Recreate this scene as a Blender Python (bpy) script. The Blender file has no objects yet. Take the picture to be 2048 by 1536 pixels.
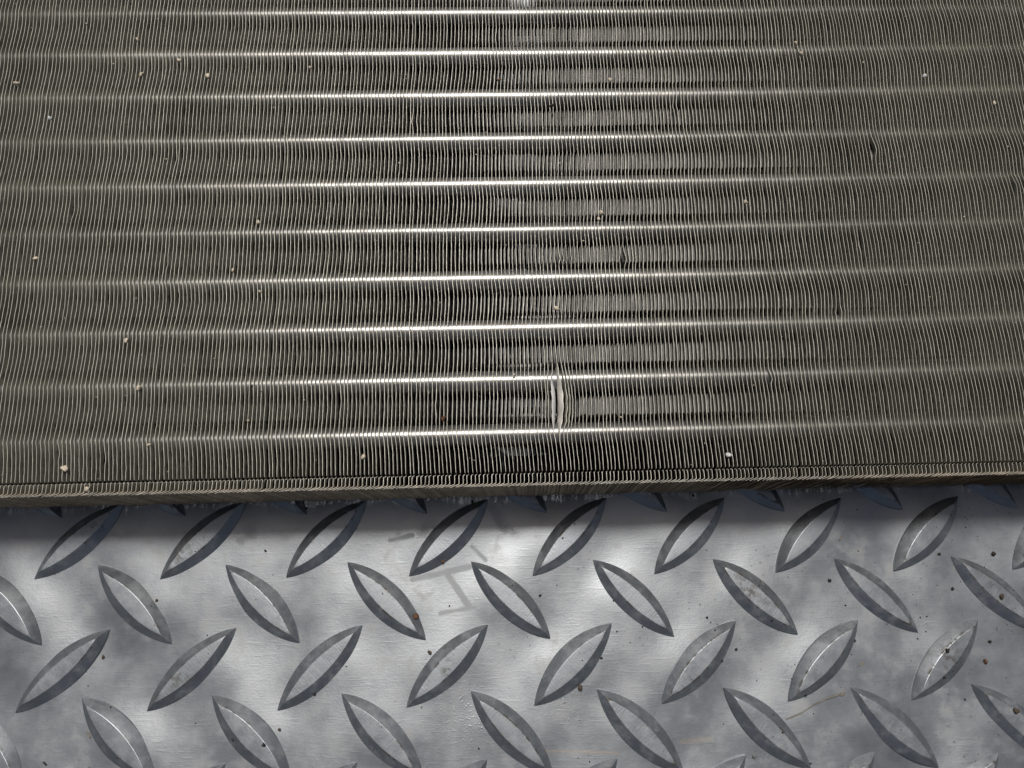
import bpy, bmesh, math, random
import numpy as np
from mathutils import Matrix, Vector
random.seed(7); rng = np.random.default_rng(11)
sc = bpy.context.scene
COL = sc.collection
U = 0.0011            # fin spacing of the core, metres
P = 0.0356            # lattice pitch of the raised lugs, metres

# ------------------------------------------------------------------ camera, sky, sun, exposure
cd = bpy.data.cameras.new('camera'); cam = bpy.data.objects.new('camera', cd); COL.objects.link(cam)
cd.sensor_width = 36.0; cd.lens = 36 * 1547 / 2048; cd.clip_start = 0.005; cd.clip_end = 50
R = Matrix(((0.9995831, 0.0037433, -0.0286288), (-0.0112284, 0.9639053, -0.2660084), (0.0265997, 0.266219, 0.9635455)))
cam.matrix_world = Matrix.Translation((0.11894073, -0.0349464, 0.2318212)) @ R.to_4x4()
sc.camera = cam
SUN_TILT, SUN_AZ = 24.0, -4.0          # degrees from overhead; azimuth from +Y towards +X
el = math.radians(90 - SUN_TILT); az = math.radians(SUN_AZ)
sv = Vector((math.sin(az) * math.cos(el), math.cos(az) * math.cos(el), math.sin(el)))
w = bpy.data.worlds.new('World'); sc.world = w; w.use_nodes = True
nt = w.node_tree
sky = nt.nodes.new('ShaderNodeTexSky'); sky.sky_type = 'NISHITA'; sky.sun_disc = False
sky.sun_elevation = el; sky.sun_rotation = az; sky.dust_density = 6; sky.ozone_density = 0.2
bg = nt.nodes['Background']; bg.inputs[1].default_value = 0.05
nt.links.new(sky.outputs[0], bg.inputs[0])
ld = bpy.data.lights.new('sun', 'SUN'); ld.energy = 3.0; ld.angle = math.radians(14); ld.color = (1, 0.965, 0.92)
sun = bpy.data.objects.new('sun', ld); COL.objects.link(sun)
sun.rotation_euler = (-sv).to_track_quat('-Z', 'Y').to_euler()
sc.view_settings.view_transform = 'Standard'; sc.view_settings.look = 'None'
sc.view_settings.exposure = -0.62; sc.view_settings.gamma = 1
sc.cycles.max_bounces = 16; sc.cycles.glossy_bounces = 14; sc.cycles.diffuse_bounces = 4

# ------------------------------------------------------------------ helpers
def tag(o, label=None, cat=None, group=None, kind=None):
    for k, v in (('label', label), ('category', cat), ('group', group), ('kind', kind)):
        if v: o[k] = v
    return o
def empty(name, mat):
    o = bpy.data.objects.new(name, None); COL.objects.link(o); o.matrix_world = mat; o.empty_display_size = 0.01
    return o
def link(name, me, parent=None, loc=None):
    o = bpy.data.objects.new(name, me); COL.objects.link(o)
    if parent: o.parent = parent
    if loc is not None: o.location = loc
    return o
def mesh(name, verts, faces, mats=(), midx=None, smooth=True):
    """verts (n,3), faces (m,4) quads as numpy"""
    me = bpy.data.meshes.new(name)
    verts = np.ascontiguousarray(verts, np.float32); faces = np.ascontiguousarray(faces, np.int32)
    n, m, k = len(verts), len(faces), faces.shape[1]
    me.vertices.add(n); me.vertices.foreach_set('co', verts.ravel())
    me.loops.add(m * k); me.loops.foreach_set('vertex_index', faces.ravel())
    me.polygons.add(m); me.polygons.foreach_set('loop_start', np.arange(0, m * k, k, dtype=np.int32))
    me.polygons.foreach_set('loop_total', np.full(m, k, np.int32))
    for mt in mats: me.materials.append(mt)
    if midx is not None: me.polygons.foreach_set('material_index', np.ascontiguousarray(midx, np.int32))
    me.polygons.foreach_set('use_smooth', np.full(m, smooth, bool))
    me.update(calc_edges=True); me.validate()
    return me

class NT:
    def __init__(s, name):
        s.m = bpy.data.materials.new(name); s.m.use_nodes = True; s.t = s.m.node_tree; s.b = s.t.nodes['Principled BSDF']
        s.out = s.t.nodes['Material Output']
    def n(s, typ, **kw):
        x = s.t.nodes.new(typ)
        for k, v in kw.items(): setattr(x, k, v)
        return x
    def l(s, a, b): s.t.links.new(a, b)
    def val(s, sock, v):
        if isinstance(v, (int, float)): sock.default_value = v
        elif isinstance(v, tuple): sock.default_value = v
        else: s.l(v, sock)
    def math(s, op, a, b=None, c=None, clamp=False):
        x = s.n('ShaderNodeMath', operation=op, use_clamp=clamp)
        for i, v in enumerate((a, b, c)):
            if v is not None: s.val(x.inputs[i], v)
        return x.outputs[0]
    def noise(s, vec, scale, detail=4, rough=0.55):
        x = s.n('ShaderNodeTexNoise'); s.l(vec, x.inputs['Vector']); x.inputs['Scale'].default_value = scale
        x.inputs['Detail'].default_value = detail; x.inputs['Roughness'].default_value = rough
        return x.outputs['Fac']
    def ramp(s, fac, lo, hi, a=0.0, b=1.0):
        x = s.n('ShaderNodeMapRange'); s.l(fac, x.inputs[0]); x.inputs[1].default_value = lo; x.inputs[2].default_value = hi
        x.inputs[3].default_value = a; x.inputs[4].default_value = b
        return x.outputs[0]
    def mix(s, fac, a, b):
        x = s.n('ShaderNodeMix', data_type='RGBA')
        s.val(x.inputs['Factor'], fac); s.val(x.inputs['A'], a); s.val(x.inputs['B'], b)
        return x.outputs['Result']
    def bump(s, h, dist, strength=1.0, prev=None):
        x = s.n('ShaderNodeBump'); s.l(h, x.inputs['Height']); x.inputs['Distance'].default_value = dist
        x.inputs['Strength'].default_value = strength
        if prev is not None: s.l(prev, x.inputs['Normal'])
        return x.outputs[0]
    def coord(s, which='Object'):
        return s.n('ShaderNodeTexCoord').outputs[which]
    def stretch(s, vec, sx, sy, sz):
        x = s.n('ShaderNodeMapping'); s.l(vec, x.inputs[0]); x.inputs['Scale'].default_value = (sx, sy, sz)
        return x.outputs[0]

# ------------------------------------------------------------------ materials
def plate_material():
    k = NT('galvanised_plate'); geo = k.n('ShaderNodeNewGeometry').outputs['Position']
    sep = k.n('ShaderNodeSeparateXYZ'); k.l(geo, sep.inputs[0]); X, Y = sep.outputs[0], sep.outputs[1]
    big = k.noise(geo, 28, 3); mid = k.noise(geo, 160, 5, .6); fine = k.noise(geo, 1500, 3, .6); grain = k.noise(geo, 5200, 2)
    col = k.mix(k.ramp(mid, .3, .7), (.345, .37, .392, 1), (.43, .452, .47, 1))
    dirt = k.math('MULTIPLY', k.ramp(mid, .52, .75), k.ramp(big, .42, .62))
    col = k.mix(k.math('MULTIPLY', dirt, .35), col, (.36, .34, .30, 1))
    # fine dark specks, denser towards +X where the floor is grubbier
    sp = k.n('ShaderNodeTexVoronoi'); k.l(geo, sp.inputs['Vector']); sp.inputs['Scale'].default_value = 420
    cl = k.ramp(k.noise(geo, 60, 3), .5, .68)
    dots = k.math('MULTIPLY', k.math('LESS_THAN', sp.outputs['Distance'], .16), k.math('MULTIPLY', cl, k.ramp(X, .06, .28, .25, 1)))
    col = k.mix(k.math('MULTIPLY', dots, .7), col, (.09, .075, .06, 1))
    # printed tread residue and two tan scratches: line segments on the floor
    def seg(ax, ay, bx, by, wd, soft):
        dx, dy = bx - ax, by - ay; L2 = dx * dx + dy * dy
        px = k.math('SUBTRACT', X, ax); py = k.math('SUBTRACT', Y, ay)
        t = k.math('DIVIDE', k.math('ADD', k.math('MULTIPLY', px, dx), k.math('MULTIPLY', py, dy)), L2, clamp=True)
        ex = k.math('SUBTRACT', px, k.math('MULTIPLY', t, dx)); ey = k.math('SUBTRACT', py, k.math('MULTIPLY', t, dy))
        d = k.math('SQRT', k.math('ADD', k.math('MULTIPLY', ex, ex), k.math('MULTIPLY', ey, ey)))
        d = k.math('ADD', d, k.math('MULTIPLY', k.math('SUBTRACT', mid, .5), .0012))
        return k.ramp(d, wd, wd - soft, 0, 1)
    st = None
    for a in ((.0963, -.0296, .1128, -.0262, .0011), (.1064, -.0283, .1130, -.0376, .0012), (.1045, -.0391, .1143, -.0376, .0009),
              (.0896, -.0184, .0960, -.0171, .0009), (.1135, -.0204, .1175, -.0243, .0008)):
        v = seg(*a, .0006); st = v if st is None else k.math('MAXIMUM', st, v)
    col = k.mix(k.math('MULTIPLY', k.math('MULTIPLY', st, k.ramp(k.noise(geo, 330, 4, .7), .38, .58)), .28), col, (.33, .32, .31, 1))
    sc2 = k.math('MAXIMUM', seg(.1337, -.0758, .1538, -.0765, .0006, .0005), seg(.1717, -.0741, .1804, -.0735, .0008, .0006))
    col = k.mix(k.math('MULTIPLY', sc2, .35), col, (.62, .52, .40, 1))
    k.l(col, k.b.inputs['Base Color'])
    met = k.math('SUBTRACT', .85, k.math('MULTIPLY', k.math('MAXIMUM', k.math('MAXIMUM', st, dirt), dots), .5))
    k.l(met, k.b.inputs['Metallic'])
    ro = k.math('ADD', k.ramp(mid, .3, .7, .41, .49), k.math('MULTIPLY', k.math('MAXIMUM', st, dirt), .15))
    k.l(ro, k.b.inputs['Roughness'])
    # rolling lines
    lines = k.noise(k.stretch(geo, 1, 12, 1), 350, 2)
    nb = k.bump(fine, .00004, .5); nb = k.bump(grain, .000012, .6, nb); nb = k.bump(lines, .00002, .4, nb); nb = k.bump(mid, .00006, .5, nb)
    # handling scratches in two directions
    for rz, a, dd in ((.62, 800, .000014), (-1.0, 640, .000014), (.15, 900, .00001)):
        mp = k.n('ShaderNodeMapping'); k.l(geo, mp.inputs[0]); mp.inputs['Rotation'].default_value = (0, 0, rz); mp.inputs['Scale'].default_value = (.10, 1, 1)
        nb = k.bump(k.ramp(k.noise(mp.outputs[0], a, 2, .7), .60, .72), dd, .5, nb)
    # wet droplets
    def spot(cx, cy, r):
        dx = k.math('SUBTRACT', X, cx); dy = k.math('SUBTRACT', Y, cy)
        d = k.math('SQRT', k.math('ADD', k.math('MULTIPLY', dx, dx), k.math('MULTIPLY', dy, dy)))
        return k.ramp(d, r, r * .3)
    wet = k.math('MAXIMUM', k.math('MAXIMUM', spot(.113, -.0655, .011), spot(.105, -.054, .007)), spot(.140, -.0645, .006))
    dv = k.n('ShaderNodeTexVoronoi'); k.l(geo, dv.inputs['Vector']); dv.inputs['Scale'].default_value = 1500
    drop = k.math('MULTIPLY', k.math('MULTIPLY', k.ramp(dv.outputs['Distance'], .45, .1), wet), k.ramp(k.noise(geo, 700, 2), .5, .6))
    nb = k.bump(drop, .00006, .8, nb)
    k.l(nb, k.b.inputs['Normal'])
    return k.m

def shaded_fin_material():
    # aluminium painted near black for the shade between fins, its outer few millimetres coated with road dust
    k = NT('dusty_fin_shaded_depth'); c = k.coord()
    sep = k.n('ShaderNodeSeparateXYZ'); k.l(c, sep.inputs[0])
    mid = k.noise(c, 900, 4, .65); big = k.noise(c, 45, 3)
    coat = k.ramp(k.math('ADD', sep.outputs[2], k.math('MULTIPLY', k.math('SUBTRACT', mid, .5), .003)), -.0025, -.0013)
    dust = k.mix(k.ramp(mid, .35, .7), (.53, .51, .405, 1), (.68, .655, .53, 1))
    dust = k.mix(k.math('MULTIPLY', k.ramp(big, .5, .7), .35), dust, (.10, .085, .065, 1))
    dust = k.mix(k.math('MULTIPLY', k.ramp(k.noise(c, 4200, 1), .66, .74), .6), dust, (.5, .47, .41, 1))
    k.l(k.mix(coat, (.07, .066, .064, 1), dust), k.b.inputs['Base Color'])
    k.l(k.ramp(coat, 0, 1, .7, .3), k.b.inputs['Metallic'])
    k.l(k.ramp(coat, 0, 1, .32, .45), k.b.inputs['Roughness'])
    k.l(k.bump(mid, .00002, .3), k.b.inputs['Normal'])
    return k.m

def fin_material(name, base_a, base_b, metallic, rough, dusty=True):
    k = NT(name); c = k.coord(); oi = k.n('ShaderNodeObjectInfo').outputs['Random']
    big = k.noise(c, 45, 3); mid = k.noise(c, 900, 4, .65)
    col = k.mix(k.ramp(mid, .35, .7), base_a, base_b)
    if dusty:
        col = k.mix(k.math('MULTIPLY', k.ramp(k.noise(c, 4200, 1), .66, .74), .6), col, (.5, .47, .41, 1))
        col = k.mix(k.math('MULTIPLY', k.ramp(big, .5, .7), .35), col, (.10, .085, .065, 1))
    # each fin has aged a little differently, and lengths of it are duller
    var = k.math('MULTIPLY', k.ramp(oi, 0, 1, .62 if dusty else .82, 1.1), k.ramp(k.noise(k.stretch(c, 1, 1, .2), 260, 3, .6), .3, .7, .72, 1.12))
    hs = k.n('ShaderNodeHueSaturation'); k.l(var, hs.inputs['Value']); k.l(col, hs.inputs['Color']); col = hs.outputs[0]
    k.l(col, k.b.inputs['Base Color']); k.b.inputs['Metallic'].default_value = metallic
    k.l(k.ramp(mid, .3, .7, rough - .06, rough + .1), k.b.inputs['Roughness'])
    k.l(k.bump(mid, .00006, .5), k.b.inputs['Normal'])
    return k.m

def lug_material():
    k = NT('worn_lug_metal'); geo = k.n('ShaderNodeNewGeometry').outputs['Position']; c = k.coord()
    sep = k.n('ShaderNodeSeparateXYZ'); k.l(c, sep.inputs[0])
    mid = k.noise(geo, 260, 5, .65); big = k.noise(geo, 45, 3); fine = k.noise(geo, 1600, 3, .6)
    col = k.mix(k.ramp(mid, .3, .7), (.31, .335, .36, 1), (.41, .435, .46, 1))
    # grime caught along the shoulder between flank and flat top
    sh = k.math('MULTIPLY', k.ramp(sep.outputs[2], .0013, .0018), k.ramp(sep.outputs[2], .00189, .00184))
    dirt = k.math('MULTIPLY', k.ramp(k.noise(geo, 420, 4, .7), .47, .58), k.math('MAXIMUM', k.math('MULTIPLY', sh, k.ramp(big, .42, .55)), k.ramp(big, .60, .70, 0, .7)))
    col = k.mix(dirt, col, (.075, .06, .042, 1))
    haze = k.ramp(mid, .5, .75)
    col = k.mix(k.math("MULTIPLY", haze, .2), col, (.40, .39, .37, 1))
    k.l(col, k.b.inputs['Base Color'])
    k.l(k.math('SUBTRACT', .84, k.math('MULTIPLY', k.math('MAXIMUM', dirt, k.math('MULTIPLY', haze, .5)), .6)), k.b.inputs['Metallic'])
    k.l(k.ramp(mid, .3, .7, .42, .54), k.b.inputs['Roughness'])
    marks = k.noise(k.stretch(c, 6, .35, 1), 420, 2)
    nb = k.bump(fine, .00004, .5); nb = k.bump(marks, .00005, .45, nb); nb = k.bump(mid, .0001, .5, nb); k.l(nb, k.b.inputs['Normal'])
    return k.m
M_PLATE = plate_material()
M_FIN = shaded_fin_material()
M_EDGE = fin_material('bare_aluminium_edge', (.94, .91, .81, 1), (.72, .695, .61, 1), .3, .5, False)
M_GRIME = fin_material('grimy_fin_flange', (.42, .31, .195, 1), (.74, .60, .43, 1), .05, .75)
M_LOUVRE = fin_material('louvre_aluminium', (.92, .90, .87, 1), (.74, .72, .69, 1), .0, .5, False)
M_BARE = fin_material('bare_torn_fin', (.90, .90, .90, 1), (.80, .79, .78, 1), .15, .5, False)
M_BEIGE = fin_material('beige_torn_fin', (.74, .71, .64, 1), (.60, .57, .51, 1), .05, .6, False)
M_TUBE = fin_material('tube_aluminium', (.38, .38, .37, 1), (.26, .255, .24, 1), .75, .32, False)

def grain_material(name, a, b, rough=.7):
    k = NT(name); c = k.coord('Generated'); k.l(k.mix(k.ramp(k.noise(c, 4, 4), .35, .65), a, b), k.b.inputs['Base Color'])
    k.b.inputs['Roughness'].default_value = rough
    return k.m
M_SAND = grain_material('pale_sand', (.72, .60, .43, 1), (.82, .74, .60, 1), .5)
M_WHITE = grain_material('white_grit', (.85, .85, .82, 1), (.7, .7, .68, 1), .4)
M_ORANGE = grain_material('rusty_grit', (.20, .095, .045, 1), (.10, .05, .03, 1))
M_DARK = grain_material('dark_soil', (.045, .037, .03, 1), (.02, .018, .016, 1), .8)
M_BROWN = grain_material('brown_soil', (.12, .09, .06, 1), (.055, .042, .03, 1), .8)
M_STRAW = grain_material('dry_straw', (.27, .25, .21, 1), (.19, .175, .15, 1), .7)
M_GREY = grain_material('grey_grit', (.25, .24, .23, 1), (.15, .15, .15, 1), .7)

# ------------------------------------------------------------------ floor sheet with its raised lugs
comps = []
for j in range(26):
    lam = math.exp(random.uniform(math.log(.024), math.log(.07))); th = random.uniform(0, 2 * math.pi); kk = 2 * math.pi / lam
    comps.append((kk * math.cos(th), kk * math.sin(th), random.uniform(0, 6.28), .051 / math.sqrt(13) / kk))
X0, Y0 = -0.0, 0.0    # lattice origin
def height(x, y):
    h = 0
    for a, b, c, A in comps: h = h + A * np.sin(a * x + b * y + c)
    q = 2 * math.pi / P
    h = h + .000045 * np.cos(2 * q * (x - .25 * P)) * np.cos(2 * q * y) + .00010 * np.cos(q * (x + y)) * np.cos(q * (x - y))
    for r in range(-3, 6):
        for c in range(-3, 12):
            lx, ly = (c + (0.0 if r % 2 else .4996)) * P, -r * .4976 * P
            if not (-.1 < lx < .36 and -.14 < ly < .06): continue
            a = math.radians(44.2 if r % 2 else -43.5); dx, dy = x - lx, y - ly
            t = dx * math.cos(a) + dy * math.sin(a); v = -dx * math.sin(a) + dy * math.cos(a)
            h = h + .00048 * np.exp(-(t / .0165) ** 2 - (v / .0080) ** 2)
    return h
gx = np.arange(-.17, .4401, .0011); gy = np.arange(-.17, .3301, .0011)
GX, GY = np.meshgrid(gx, gy, indexing='ij')
V = np.stack([GX, GY, height(GX, GY)], -1).reshape(-1, 3)
ny = len(gy)
idx = np.arange(len(gx) * ny).reshape(len(gx), ny)
F = np.stack([idx[:-1, :-1], idx[1:, :-1], idx[1:, 1:], idx[:-1, 1:]], -1).reshape(-1, 4)
floor = tag(link('floor', mesh('floor', V, F, [M_PLATE])), kind='structure')

def lug_mesh():
    L, W, H = .442 * P, .0050, .0019
    ts = np.linspace(-1, 1, 33); rows = []
    for t in ts:
        wb = W * (1 - t * t) ** .92
        a = max(0.0, 1 - (t / .80) ** 2); wt = .43 * W * a
        hz = H * min(1.0, (1 - abs(t)) / .26) ** .9 if abs(t) < 1 else 0
        hz = H * (1 - (1 - min(1, (1 - abs(t)) / .30)) ** 2)
        rows.append([(-wb * 1.04, -.0007), (-wb, -.00005), (-wb * .93 - wt * .07, hz * .07), (-wt - .035 * (wb - wt), hz * .962), (-wt * .97, hz * .99), (-wt * .5, hz),
                     (0, hz * 1.0), (wt * .5, hz), (wt * .97, hz * .99), (wt + .035 * (wb - wt), hz * .962), (wb * .93 + wt * .07, hz * .07), (wb, -.00005), (wb * 1.04, -.0007)])
    rows = np.array(rows); n, m = rows.shape[:2]
    V = np.zeros((n, m, 3)); V[..., 0] = (ts * L)[:, None]; V[..., 1] = rows[..., 0]; V[..., 2] = rows[..., 1]
    i = np.arange(n * m).reshape(n, m)
    F = np.stack([i[:-1, :-1], i[1:, :-1], i[1:, 1:], i[:-1, 1:]], -1).reshape(-1, 4)
    me = mesh('lug', V.reshape(-1, 3), F, [M_LUG])
    me.set_sharp_from_angle(angle=math.radians(10))
    return me
M_LUG = lug_material()
LUG = lug_mesh(); first = None; LUGS = []
for r in range(-3, 5 + 4):
    for c in range(-3, 12):
        odd = r % 2
        x = (c + (0.0 if odd else .4996)) * P; y = -r * .4976 * P
        if not (-.1 < x < .36 and -.14 < y < .06): continue
        a = math.radians(44.2 if odd else -43.5) + random.uniform(-.012, .012)
        if first is None: o = first = link('lug', LUG, floor)
        else: o = first.copy(); COL.objects.link(o); o.parent = floor
        LUGS.append((x, y, a))
        o.location = (x, y, float(height(x, y)) + .00003); o.rotation_euler = (0, 0, a)
        s = random.uniform(.985, 1.015); o.scale = (s, s * random.uniform(.96, 1.04), random.uniform(.92, 1.06))

# ------------------------------------------------------------------ the core: fins on tubes
CR = Matrix(((0.9998805, -0.0151448, -0.0031040), (0.0151244, 0.9998646, -0.0064853), (0.0032018, 0.0064376, 0.9999742)))
CM = Matrix.Translation((0.12384237, 0.0316759, 0.027392)) @ CR.to_4x4()
core = tag(empty('radiator_core', CM), 'grimy aluminium radiator core of thin upright fins on round tubes, one fin torn open', 'radiator')
LT, YT0, YE, DEPTH = 13.76845, 102.4358, -34.683, 21.0
def tube_y(i): return YT0 - LT * i
YN = YE + 3.15                      # the nick line above the rim
TS = [0, .1, .2, .29, .37, .42, .47, .56, .66, .70, .715, .73, .80, .815, .83, .91]
ys, tt, rr = [], [], []
for i in range(-2, 9):
    for t in TS: ys.append(tube_y(i) - t * LT); tt.append(t); rr.append(i)
for f in np.linspace(0, .93, 9):
    y = tube_y(9) + f * (YN - tube_y(9)); ys.append(y); tt.append(f); rr.append(9)
for y in (YN + .34, YN + .12, YN - .12, YN - .3, YN - 1.3, YE + 1.05): ys.append(y); tt.append(1.0); rr.append(10)
ys, tt, rr = map(np.array, (ys, tt, rr)); ns = len(ys)
NFL = 5                              # flange stations
ZD0 = np.array([0, .8, 2.2, 6., 13., DEPTH])
nz = len(ZD0); S = ns + NFL
def smooth1(x, seed, lam):
    r = np.random.default_rng(seed); v = 0
    for _ in range(5): v = v + np.sin(x / (lam * r.uniform(.5, 2)) * 6.283 + r.uniform(0, 6.283))
    return v / 2.2
def smooth2(x, y, seed, lx, ly):
    r = np.random.default_rng(seed); v = 0
    for _ in range(7): v = v + np.sin(6.283 * (x / (lx * r.uniform(.5, 2)) * r.choice([-1, 1]) + y / (ly * r.uniform(.5, 2))) + r.uniform(0, 6.283))
    return v / 2.6
TH = .090
LEAN = .052          # the fins lean a little towards +x with depth
DENTS = [(66, -8.6, .75, 1.3, 1.0), (31, 24, .5, 2.4, 1.6), (102, 56, .65, 1.6, 2.4), (14, 24.5, .35, 3, 1.0), (139, 44, .5, 1.5, 2), (-70, 60, .4, 1.6, 1.5), (-24, 66, -.35, 2, 1.2), (-113, 40, .4, 1.4, 2), (48, 70, -.35, 1.5, 1.4), (86, 8, .45, 1.8, 1.6), (-40, 4, .35, 1.5, 1.2), (118, -22, .4, 1.6, 1.5)]
TEAR = {8: (-.10, -.1), 9: (-.28, .1), 10: (-.62, .55), 11: (-.72, .12), 12: (1.12, .05), 13: (1.02, .8), 14: (.78, .85), 15: (.52, .9), 16: (.22, 1), 17: (.08, 1)}
def fin_mesh(kf, name='fin'):
    r = np.random.default_rng(1000 + kf)
    y = ys.copy(); x = np.full(ns, float(kf))
    amp = np.array([.17 + .10 * np.sin(i * 2.3) + .07 * smooth1(np.array(float(kf)), 50 + i, 60) for i in range(-2, 11)])[rr + 2]
    bul = np.sin(math.pi * np.clip(tt, 0, 1) ** .78); kink = np.clip(1 - np.abs(tt - .44) / .44, 0, 1)
    x = x + np.where(rr < 9, 1.7 * amp * (.75 * bul + .4 * kink), 0)
    x = x + .10 * smooth2(kf, y, 5, 90, 40) + .028 * smooth2(kf * 37.0, y, 6, 50, 9) + r.normal(0, .06)
    x = x + r.normal(0, .018, ns)
    if r.random() < .16:               # the odd small dent
        yc = r.uniform(YN + 3, 104); x = x + r.choice([-1, 1]) * r.uniform(.1, .28) * np.exp(-((y - yc) / r.uniform(.7, 2.2)) ** 2)
    for cx, cy, am, rx, ry in DENTS:
        x = x + am * np.exp(-abs((kf - cx) / rx) ** 1.5) * np.exp(-((y - cy) / ry) ** 2) * (1 if kf >= cx - .5 else -.45)
    lean = np.interp(kf, [-130, 0, 130], [1.25, .75, .25])
    f9 = np.clip((tube_y(9) - y) / (tube_y(9) - YN), 0, 1)
    x = x + lean * f9 ** .9 + .12 * np.sin(math.pi * f9)
    x = np.where(y < YN + .05, x - .42, x)
    x = x + np.where(rr == 10, 0, 0)
    # flange folded over towards -x at the rim
    fx = x[-1]; fl = 2.15 + r.normal(0, .12)
    s = np.array([.08, .25, .50, 1.2, fl]); fy = YE + 1.05 - np.array([.22, .40, .52, .76, 1.08 + r.normal(0, .04)])
    xs = np.concatenate([x, fx - s + np.array([.06, .02, 0, 0, 0])]); yy = np.concatenate([y, fy])
    dz = np.zeros(S)
    dz[ns - 5] = -1.7; dz[ns - 4] = -1.7; dz[ns - 6] = -.05; dz[ns - 3] = -.1
    # grid  [S, nz]
    ZD = np.array([0, .35, .9, 2.2, 8., DEPTH]) if kf in (11, 12) else ZD0
    GXx = np.repeat(xs[:, None], nz, 1); GYy = np.repeat(yy[:, None], nz, 1); GZ = np.repeat(-ZD[None], S, 0)
    GZ[:, 0] += dz; GZ[:, 1] += np.minimum(dz, 0) * .6
    deepw = np.clip((ZD - .8) / 1.4, 0, 1)
    # pressed ribs, deeper than the edge
    jog = np.zeros(S); jt = np.concatenate([tt, np.ones(NFL)]); jr = np.concatenate([rr, np.full(NFL, 10)])
    jog[(jr < 9) & (np.abs(jt - .715) < .004)] = -.22; jog[(jr < 9) & (np.abs(jt - .815) < .004)] = -.22
    GXx += jog[:, None] * deepw[None]
    # fins waver with depth
    GXx += (.10 * smooth2(kf * 7.0, yy[:, None] + 0 * GXx, 8, 80, 30)) * (ZD / DEPTH)[None] + LEAN * ZD[None]
    # shear of the folded ends down the rim
    sh = np.interp(kf, [-140, -60, -10, 20, 60, 140], [.06, .06, .03, -.03, -.08, -.10])
    fw = np.zeros(S); fw[-NFL:] = np.array([0.02, .1, .25, .7, 1.0])
    GXx += fw[:, None] * (sh * ZD)[None] * .55
    GXx[-NFL:] += r.normal(0, .05, (NFL, nz)) * np.array([0, 0, .5, 1, 1.5])[:, None]; GYy[-1] += r.normal(0, .05, nz); GZ[-NFL:, -1] -= 1.0 * smooth1(np.array(float(kf)), 91, 14) + r.normal(0, .3)
    if kf in TEAR:
        d, hold = TEAR[kf]
        if kf == 12: prof = np.interp(yy, [-24, -22.4, -19.5, -15, -11, -7, -3.6, 0], [0, .25, .78, 1, .9, .62, .2, 0])
        elif kf > 12: prof = np.interp(yy, [-23.5, -21, -19, -15.5, -13, -8, -5, -2.5], [0, .35, .85, 1, .95, .75, .4, 0])
        else: prof = np.interp(yy, [-23, -20.5, -18, -14, -10, -8, -6.2], [0, .35, .8, 1, .9, .55, 0])
        rowf = np.array([1, hold * .6 + .28 * (1 - hold) + .4 * hold * 0, hold * .8, hold * .45, 0, 0])
        if kf == 11: rowf = np.array([1, .62, .12, -.3, -.2, 0])
        if kf == 12: rowf = np.array([1, .66, .2, -.2, -.12, 0])
        wob = 1 + .10 * np.sin(yy * 1.9 + kf)
        GXx += (d * prof * wob)[:, None] * rowf[None]
        if kf in (11, 12): GZ[:, 0] -= .25 * prof
    # normals in plan
    tx = np.gradient(xs); ty = np.gradient(yy); ln = np.hypot(tx, ty); nx, nyv = -ty / ln, tx / ln
    th = TH * np.ones(S); th[-1] *= .6
    ox = (nx * th / 2)[:, None]; oy = (nyv * th / 2)[:, None]
    A = np.stack([GXx + ox, GYy + oy, GZ], -1); B = np.stack([GXx - ox, GYy - oy, GZ], -1)
    V = np.concatenate([A.reshape(-1, 3), B.reshape(-1, 3)]) * U
    i = np.arange(S * nz).reshape(S, nz); j = i + S * nz
    qa = np.stack([i[:-1, :-1], i[1:, :-1], i[1:, 1:], i[:-1, 1:]], -1)
    qb = np.stack([j[:-1, :-1], j[:-1, 1:], j[1:, 1:], j[1:, :-1]], -1)
    side_m = np.zeros((S - 1, nz - 1), int); side_m[ns:] = 2
    if kf == 11: side_m[(yy[:-1] < -6) & (yy[:-1] > -23), :3] = 3
    if kf == 12: side_m[(yy[:-1] < -3) & (yy[:-1] > -21), :3] = 4
    top = np.stack([i[:-1, 0], j[:-1, 0], j[1:, 0], i[1:, 0]], -1); tm = np.ones(S - 1, int)
    bot = np.stack([i[:-1, -1], i[1:, -1], j[1:, -1], j[:-1, -1]], -1)
    end = np.stack([i[-1, :-1], j[-1, :-1], j[-1, 1:], i[-1, 1:]], -1)
    F = np.concatenate([qa.reshape(-1, 4), qb.reshape(-1, 4), top, bot, end])
    mi = np.concatenate([side_m.ravel(), side_m.ravel(), tm, np.zeros(S - 1, int), np.full(nz - 1, 2)])
    # louvres pressed out of the fin between the tubes: tilted strips standing off its -X face; rim row added as a sun block
    lv, lf, lm, o0 = [], [], [], len(V)
    xd = GXx - TH / 2
    for row in range(-2, 10):
        sel = np.where((jr == row))[0]
        for q, dtop in enumerate((2.3, 3.5, 4.7, 5.9, 7.1)):
            if row == 9: dtop += 7.5  # rim row: dark strips added deep down to stop sun leaking onto the floor
            if not (kf in TEAR and row == 8 and q < 2):
                base = len(lv) + o0; ts = (.315 + r.normal(0, .006), .365, .44, .52, .60, .665 + r.normal(0, .006))
                if row == 9: ts = (.30, .38, .46, .55, .63, .72)
                for ii, t in enumerate(ts):
                    yv = tube_y(row) - t * LT
                    xt = np.interp(-yv, -ys[sel], xd[sel, 0]); pr = .44 if 0 < ii < 5 else (.03 if ii == 0 else .36)
                    if row == 9: pr = .7
                    lv.append((xt + LEAN * dtop - .01, yv, -dtop)); lv.append((xt + LEAN * (dtop + .85) - pr, yv, -dtop - .85))
                for ii in range(5): lf.append((base + 2 * ii, base + 2 * ii + 1, base + 2 * ii + 3, base + 2 * ii + 2)); lm.append(0 if row == 9 else 5)
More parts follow.
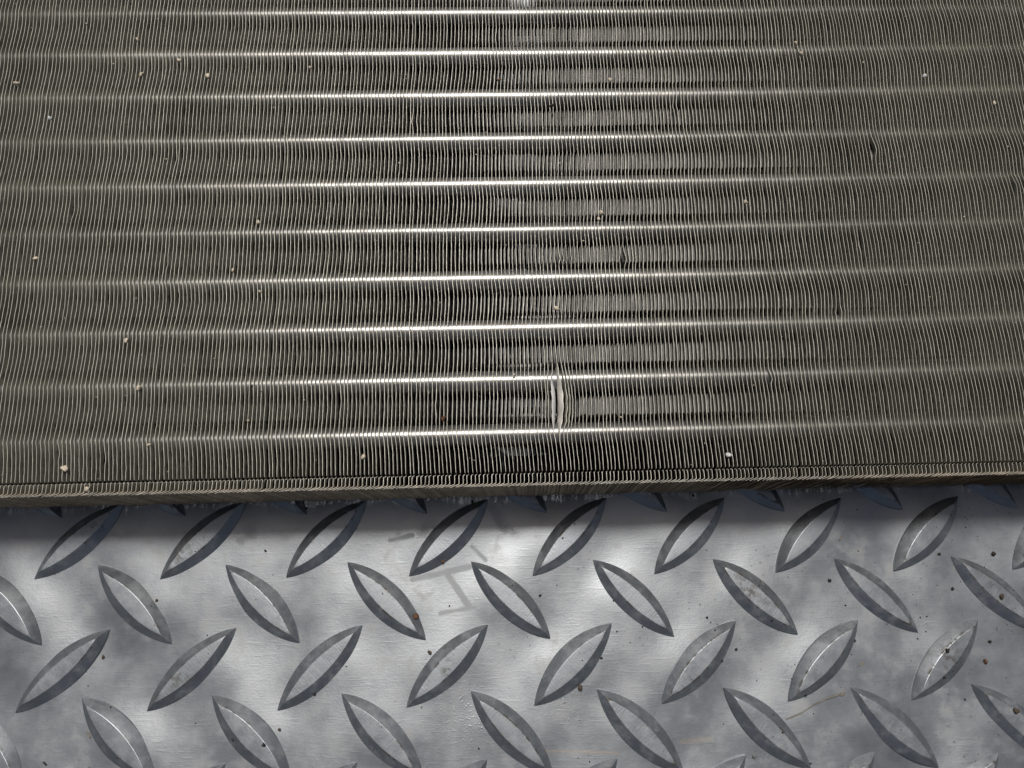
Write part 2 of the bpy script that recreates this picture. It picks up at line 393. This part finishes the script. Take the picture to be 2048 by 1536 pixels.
    V = np.concatenate([V, np.array(lv) * U]); F = np.concatenate([F, np.array(lf)]); mi = np.concatenate([mi, np.array(lm)])
    mats = [M_FIN, M_EDGE, M_GRIME, M_BARE, M_BEIGE, M_LOUVRE]
    return V, F, mi, mats
def add_fins(name, ks, kind=None):
    Vs, Fs, Ms, off = [], [], [], 0
    for kf in ks:
        V, F, mi, mats = fin_mesh(kf); Vs.append(V); Fs.append(F + off); Ms.append(mi); off += len(V)
    me = mesh(name, np.concatenate(Vs), np.concatenate(Fs), mats, np.concatenate(Ms), True)
    try: me.set_sharp_from_angle(angle=math.radians(40))
    except Exception: pass
    o = link(name, me, core)
    if kind: o['kind'] = kind
    return o
for kf in range(-146, 154):
    o = add_fins('fin', [kf])
    if kf == 11: o['label'] = 'torn fin curled aside with a bare bright face'
    if kf == 12: o['label'] = 'torn fin folded over with a beige face'
add_fins('outer_fins', list(range(-166, -146)) + list(range(154, 174)), 'stuff')

def tube_mesh(rad, x0, x1, n=28, m=90):
    a = np.linspace(0, 2 * math.pi, n, endpoint=False); xs = np.linspace(x0, x1, m)
    rr_ = rad * (1 + rng.normal(0, .006, (m, 1)))
    V = np.stack([np.repeat(xs[:, None], n, 1), rr_ * np.sin(a)[None], rr_ * np.cos(a)[None]], -1)
    i = np.arange(m * n).reshape(m, n); k2 = np.roll(i, -1, 1)
    F = np.stack([i[:-1], k2[:-1], k2[1:], i[1:]], -1).reshape(-1, 4)
    return mesh('tube', V.reshape(-1, 3) * U, F, [M_TUBE])
TUBE = tube_mesh(2.9, -168, 176); first_t = None
for depth, offy, lo, hi in ((3.9, 0, -2, 10), (15.5, -LT / 2, -3, 9)):
    for i in range(lo, hi):
        if first_t is None: o = first_t = link('tube', TUBE, core)
        else: o = first_t.copy(); COL.objects.link(o); o.parent = core
        o.location = (0, (tube_y(i) + offy) * U, -depth * U)

# ------------------------------------------------------------------ grit, crumbs and litter
def pebble(name, mat, seed, sub=2, rough=.34):
    bm = bmesh.new(); bmesh.ops.create_icosphere(bm, subdivisions=sub, radius=.5); r = random.Random(seed)
    ph = [(Vector((r.uniform(-1, 1), r.uniform(-1, 1), r.uniform(-1, 1))).normalized(), r.uniform(2, 5), r.uniform(0, 6)) for _ in range(5)]
    for v in bm.verts:
        d = v.co.normalized(); v.co *= 1 + rough * sum(math.sin(f * d.dot(a) + c) for a, f, c in ph) / 2 + r.uniform(-.03, .03)
    for f in bm.faces: f.smooth = True
    me = bpy.data.meshes.new(name); bm.to_mesh(me); bm.free(); me.materials.append(mat); return me
def flake(name, mat, seed):
    r = random.Random(seed); bm = bmesh.new(); n = 9; a = []; b = []
    for i in range(n):
        t = i / n * 2 * math.pi; q = .5 * r.uniform(.7, 1.1)
        a.append(bm.verts.new((q * math.cos(t), .55 * q * math.sin(t), .05 + .12 * math.cos(t) ** 2 + r.uniform(-.03, .03)))); b.append(bm.verts.new((.96 * q * math.cos(t), .53 * q * math.sin(t), -.06 + .12 * math.cos(t) ** 2)))
    bm.faces.new(a); bm.faces.new(b[::-1])
    for i in range(n): bm.faces.new((a[i], b[i], b[(i + 1) % n], a[(i + 1) % n]))
    me = bpy.data.meshes.new(name); bm.to_mesh(me); bm.free(); me.materials.append(mat); return me
ORD = ['zeroth', 'first', 'second', 'third', 'fourth', 'fifth', 'sixth', 'seventh', 'eighth', 'ninth', 'tenth', 'eleventh', 'twelfth', 'thirteenth', 'fourteenth']
GR = {'c': ('cream', [pebble('sand_grain', M_SAND, i) for i in (1, 2, 3)]), 'w': ('white', [pebble('sand_grain', M_WHITE, 4)]),
      'o': ('rusty orange', [pebble('sand_grain', M_ORANGE, 5)]), 'd': ('black', [pebble('sand_grain', M_DARK, 6, 2, .3)])}
grains = [(-132.36, 78.45, 12, 'c'), (-98.98, 81.03, 9, 'c'), (-80.8, 80.55, 9, 'c'), (-121.97, 67.57, 8, 'w'), (-101.2, 92.56, 7, 'c'), (-89.15, 85.62, 7, 'c'), (-52.91, 83.05, 6, 'c'),
    (84.62, 89.91, 8, 'c'), (85.75, 86.22, 11, 'c'), (120.12, 78.82, 7, 'w'), (138.6, 69.7, 7, 'c'), (25.85, 37.51, 9, 'c'), (25.08, 35.62, 6, 'c'), (12.87, 10.57, 9, 'c'), (64.93, 40.07, 8, 'c'),
    (-95.23, 3.92, 8, 'c'), (-62.86, 16.5, 6, 'c'), (-70.09, 22.54, 6, 'c'), (-120.44, 26.53, 7, 'c'), (-64.37, 36.02, 7, 'c'), (-90.94, -8.45, 9, 'c'), (-16.15, -17.83, 9, 'o'), (-35.51, -26.84, 9, 'c'),
    (53.53, -28.2, 10, 'w'), (-106.46, -28.17, 12, 'c'), (-100.61, -33.08, 8, 'c'), (-87.16, -22.77, 6, 'c'), (30.67, 78.29, 7, 'c'), (-0.4, 78.57, 6, 'o'), (13.94, 70.11, 8, 'd'), (-63.49, -8.49, 7, 'd')]
rows = {}
for g in sorted(grains): rows.setdefault(9 - int(math.floor((YT0 - g[1]) / LT)), []).append(g)
for n_, gs in rows.items():
    for k_, (gx_, gy_, px, c_) in enumerate(gs):
        word, ms = GR[c_]
        o = bpy.data.objects.new('sand_grain', random.choice(ms)); COL.objects.link(o)
        d = px / 7.6 * U * 1.1
        o.location = CM @ Vector((gx_ * U, gy_ * U, .12 * d)); o.scale = (d * random.uniform(.8, 1), d * random.uniform(.85, 1.1), d * .75)
        o.rotation_euler = (random.uniform(-.4, .4), random.uniform(-.4, .4), random.uniform(0, 6))
        where = 'in the fins of the rim row' if n_ <= 0 else 'in fins above the %s tube from the rim' % ORD[n_]
        tail = '' if len(gs) == 1 else ', %s along' % ORD[k_ + 1]
        tag(o, '%s grain %s%s' % (word, where, tail), 'sand grain', 'grit lodged in the radiator fins')

WB_L, WB_W, WB_H = .442 * P, .0050, .0019
def ztop(x, y):
    z = float(height(x, y)); on = None
    for i, (lx, ly, a) in enumerate(LUGS):
        dx, dy = x - lx, y - ly; t = (dx * math.cos(a) + dy * math.sin(a)) / WB_L; v = abs(-dx * math.sin(a) + dy * math.cos(a))
        if abs(t) < 1:
            wb = WB_W * (1 - t * t) ** .92; wt = .43 * WB_W * max(0, 1 - (t / .8) ** 2)
            hz = WB_H * (1 - (1 - min(1, (1 - abs(t)) / .30)) ** 2)
            if v < wb: return z + hz * min(1, (wb - v) / max(1e-6, wb - wt)), i
    return z, on
CRM = {'d': ('dark soil crumb', [pebble('soil_crumb', M_DARK, 21, 2, .32), pebble('soil_crumb', M_DARK, 22, 2, .3)]), 'b': ('brown soil crumb', [pebble('soil_crumb', M_BROWN, 23, 2, .3), pebble('soil_crumb', M_BROWN, 24, 2, .3)]),
       'o': ('rust brown crumb', [pebble('soil_crumb', M_ORANGE, 25, 2, .3)]), 'g': ('grey grit crumb', [pebble('soil_crumb', M_GREY, 26, 2, .25)]),
       'y': ('straw coloured flake', [flake('husk_flake', M_STRAW, 27)]), 'k': ('dark leaf flake', [flake('leaf_flake', M_DARK, 28)])}
crumbs = [(14.6, -63.0, 10, 'd'), (9.3, -69.7, 13, 'y'), (-1.3, -76.7, 12, 'k'), (24.2, -34.6, 7, 'b'), (10.4, -49.8, 8, 'b'), (97.6, -39.8, 15, 'o'), (105.1, -24.6, 9, 'o'), (107.1, -37.1, 5, 'b'), (70.0, -60.2, 9, 'd'),
    (172.7, -26.4, 9, 'k'), (218.5, -31.2, 9, 'd'), (223.0, -19.0, 12, 'y'), (133.2, -34.5, 7, 'd'), (181.4, -41.2, 7, 'd'), (189.1, -50.0, 8, 'd'), (223.4, -48.0, 9, 'd'), (144.0, -59.6, 13, 'b'), (191.6, -78.1, 10, 'g'),
    (260.7, -54.2, 12, 'o'), (224.8, -54.3, 13, 'y'), (249.0, -50.9, 11, 'd'), (265.6, -67.0, 14, 'b'), (183.2, -44.8, 8, 'd'), (184.4, -52.9, 8, 'd'), (198.2, -31.8, 10, 'y'), (207.2, -62.4, 7, 'd'), (199.7, -42.1, 6, 'd'),
    (64.5, -8.9, 8, 'd'), (155.0, -44.6, 5, 'd'), (53.6, -21.1, 6, 'd'), (263.0, -48.8, 8, 'd'), (101.7, -49.6, 9, 'b'), (60.9, -69.2, 8, 'b'), (57.5, -72.6, 9, 'd'), (267.1, -36.3, 12, 'b'), (254.4, -34.0, 8, 'd'),
    (251.9, -23.9, 8, 'd'), (113.6, -7.4, 8, 'd'), (247.1, -58.1, 8, 'd'), (154.4, -36.1, 5, 'b'), (134.2, -57.5, 5, 'g'), (268.5, -24.1, 11, 'd')]
frows = {}
for c in sorted(crumbs): frows.setdefault(max(1, int(round(-c[1] / (.4976 * P * 1000)))), []).append(c)
for n_, cs in frows.items():
    cnt = {}; tot = {}
    for c in cs: tot[c[3]] = tot.get(c[3], 0) + 1
    for (cx, cy, px, c_) in cs:
        word, ms = CRM[c_]; cnt[c_] = cnt.get(c_, 0) + 1
        me = random.choice(ms); o = bpy.data.objects.new(me.name.split('.')[0], me); COL.objects.link(o)
        d = px / 7.2 * .0011 * .78; z, on = ztop(cx / 1000, cy / 1000); flat = c_ in 'yk'
        o.location = (cx / 1000, cy / 1000, z + (.10 * d if flat else .27 * d)); o.scale = (d * (1.35 if flat else random.uniform(.8, 1.2)), d * random.uniform(.7, 1), d * (.8 if flat else .65))
        o.rotation_euler = (0, 0, random.uniform(0, 6.28))
        tail = '' if tot[c_] == 1 else ', %s along' % ORD[cnt[c_]]
        tag(o, '%s %s, %s lug row from the radiator%s' % (word, 'on a raised lug' if on is not None else 'on flat plate', ORD[n_], tail), 'leaf flake' if flat else 'dirt crumb', 'debris scattered over the diamond plate')

# dry stem lying on the plate
pts = [(201.3, -68.5), (205.7, -67.0), (209.5, -64.8), (213.3, -63.3), (217.0, -62.3)]
bm = bmesh.new(); prev = None; N = 17
for i in range(N):
    t = i / (N - 1) * 4; k_ = min(3, int(t)); f = t - k_
    x = (pts[k_][0] * (1 - f) + pts[k_ + 1][0] * f) / 1000; y = (pts[k_][1] * (1 - f) + pts[k_ + 1][1] * f) / 1000
    rd = .00022 + .00010 * i / N; zc = ztop(x, y)[0] + rd * .9
    ring = [bm.verts.new((x + rd * .5 * math.cos(b), y + rd * math.cos(b), zc + rd * math.sin(b))) for b in np.linspace(0, 2 * math.pi, 6, endpoint=False)]
    if prev:
        for j in range(6): bm.faces.new((prev[j], prev[(j + 1) % 6], ring[(j + 1) % 6], ring[j]))
    prev = ring
me = bpy.data.meshes.new('dry_stem'); bm.to_mesh(me); bm.free(); me.materials.append(M_STRAW)
st_ = tag(link('dry_stem', me), 'thin curved dry plant stem lying on flat plate between two lugs', 'plant stem')
# its broken husk head
fl = flake('seed_head', M_STRAW, 31); sh = link('seed_head', fl, st_); sh.location = (.2180, -.0621, ztop(.218, -.0621)[0] + .0003); sh.scale = (.0024, .0022, .0016); sh.rotation_euler = (0, 0, .3)

# specks too fine to count
def specks(name, mat, pts_):
    base = np.array([(1, 0, 0), (-1, 0, 0), (0, 1, 0), (0, -1, 0), (0, 0, 1), (0, 0, -1)], float)
    tri = np.array([(0, 2, 4), (2, 1, 4), (1, 3, 4), (3, 0, 4), (2, 0, 5), (1, 2, 5), (3, 1, 5), (0, 3, 5)])
    V, F = [], []
    for i, (p, r_) in enumerate(pts_):
        V.append(base * (r_ * rng.uniform(.6, 1.3, 3)) @ np.array(Matrix.Rotation(rng.uniform(0, 6), 3, 'Z')) + np.array(p)); F.append(tri + 6 * i)
    o = link(name, mesh(name, np.concatenate(V), np.concatenate(F), [mat])); return tag(o, kind='stuff')
dp, bp = [], []
while len(dp) < 650:
    x, y = rng.uniform(-.03, .29), rng.uniform(-.09, 0)
    pr = .10 + .9 * np.clip((x - .17) / .11, 0, 1) ** 1.5
    z, on = ztop(x, y)
    if on is not None: pr = max(pr, .5)
    cl = .5 + .5 * math.sin(x * 190 + 2 * math.sin(y * 160)) * math.sin(y * 230 + 1.3)
    if rng.random() < pr * (.25 + .75 * cl): (dp if rng.random() < .7 or on is None else bp).append(((x, y, z + .00005), float(rng.gamma(1.8, .00005) + .00004)))
tag(specks('dirt', M_DARK, dp), 'fine dark dirt specks strewn over the diamond plate', None)
tag(specks('soil_dust', M_BROWN, bp), 'fine brown soil specks caught on the lugs', None)
lp = []
for _ in range(700):
    v = CM @ Vector((rng.uniform(-146, 153) * U, rng.uniform(-34, 108) * U, rng.uniform(-.3, .25) * U)); lp.append((tuple(v), float(rng.gamma(2, .00005) + .00004)))
tag(specks('dust', M_SAND, lp), 'fine pale dust specks caught on the fin edges', None)
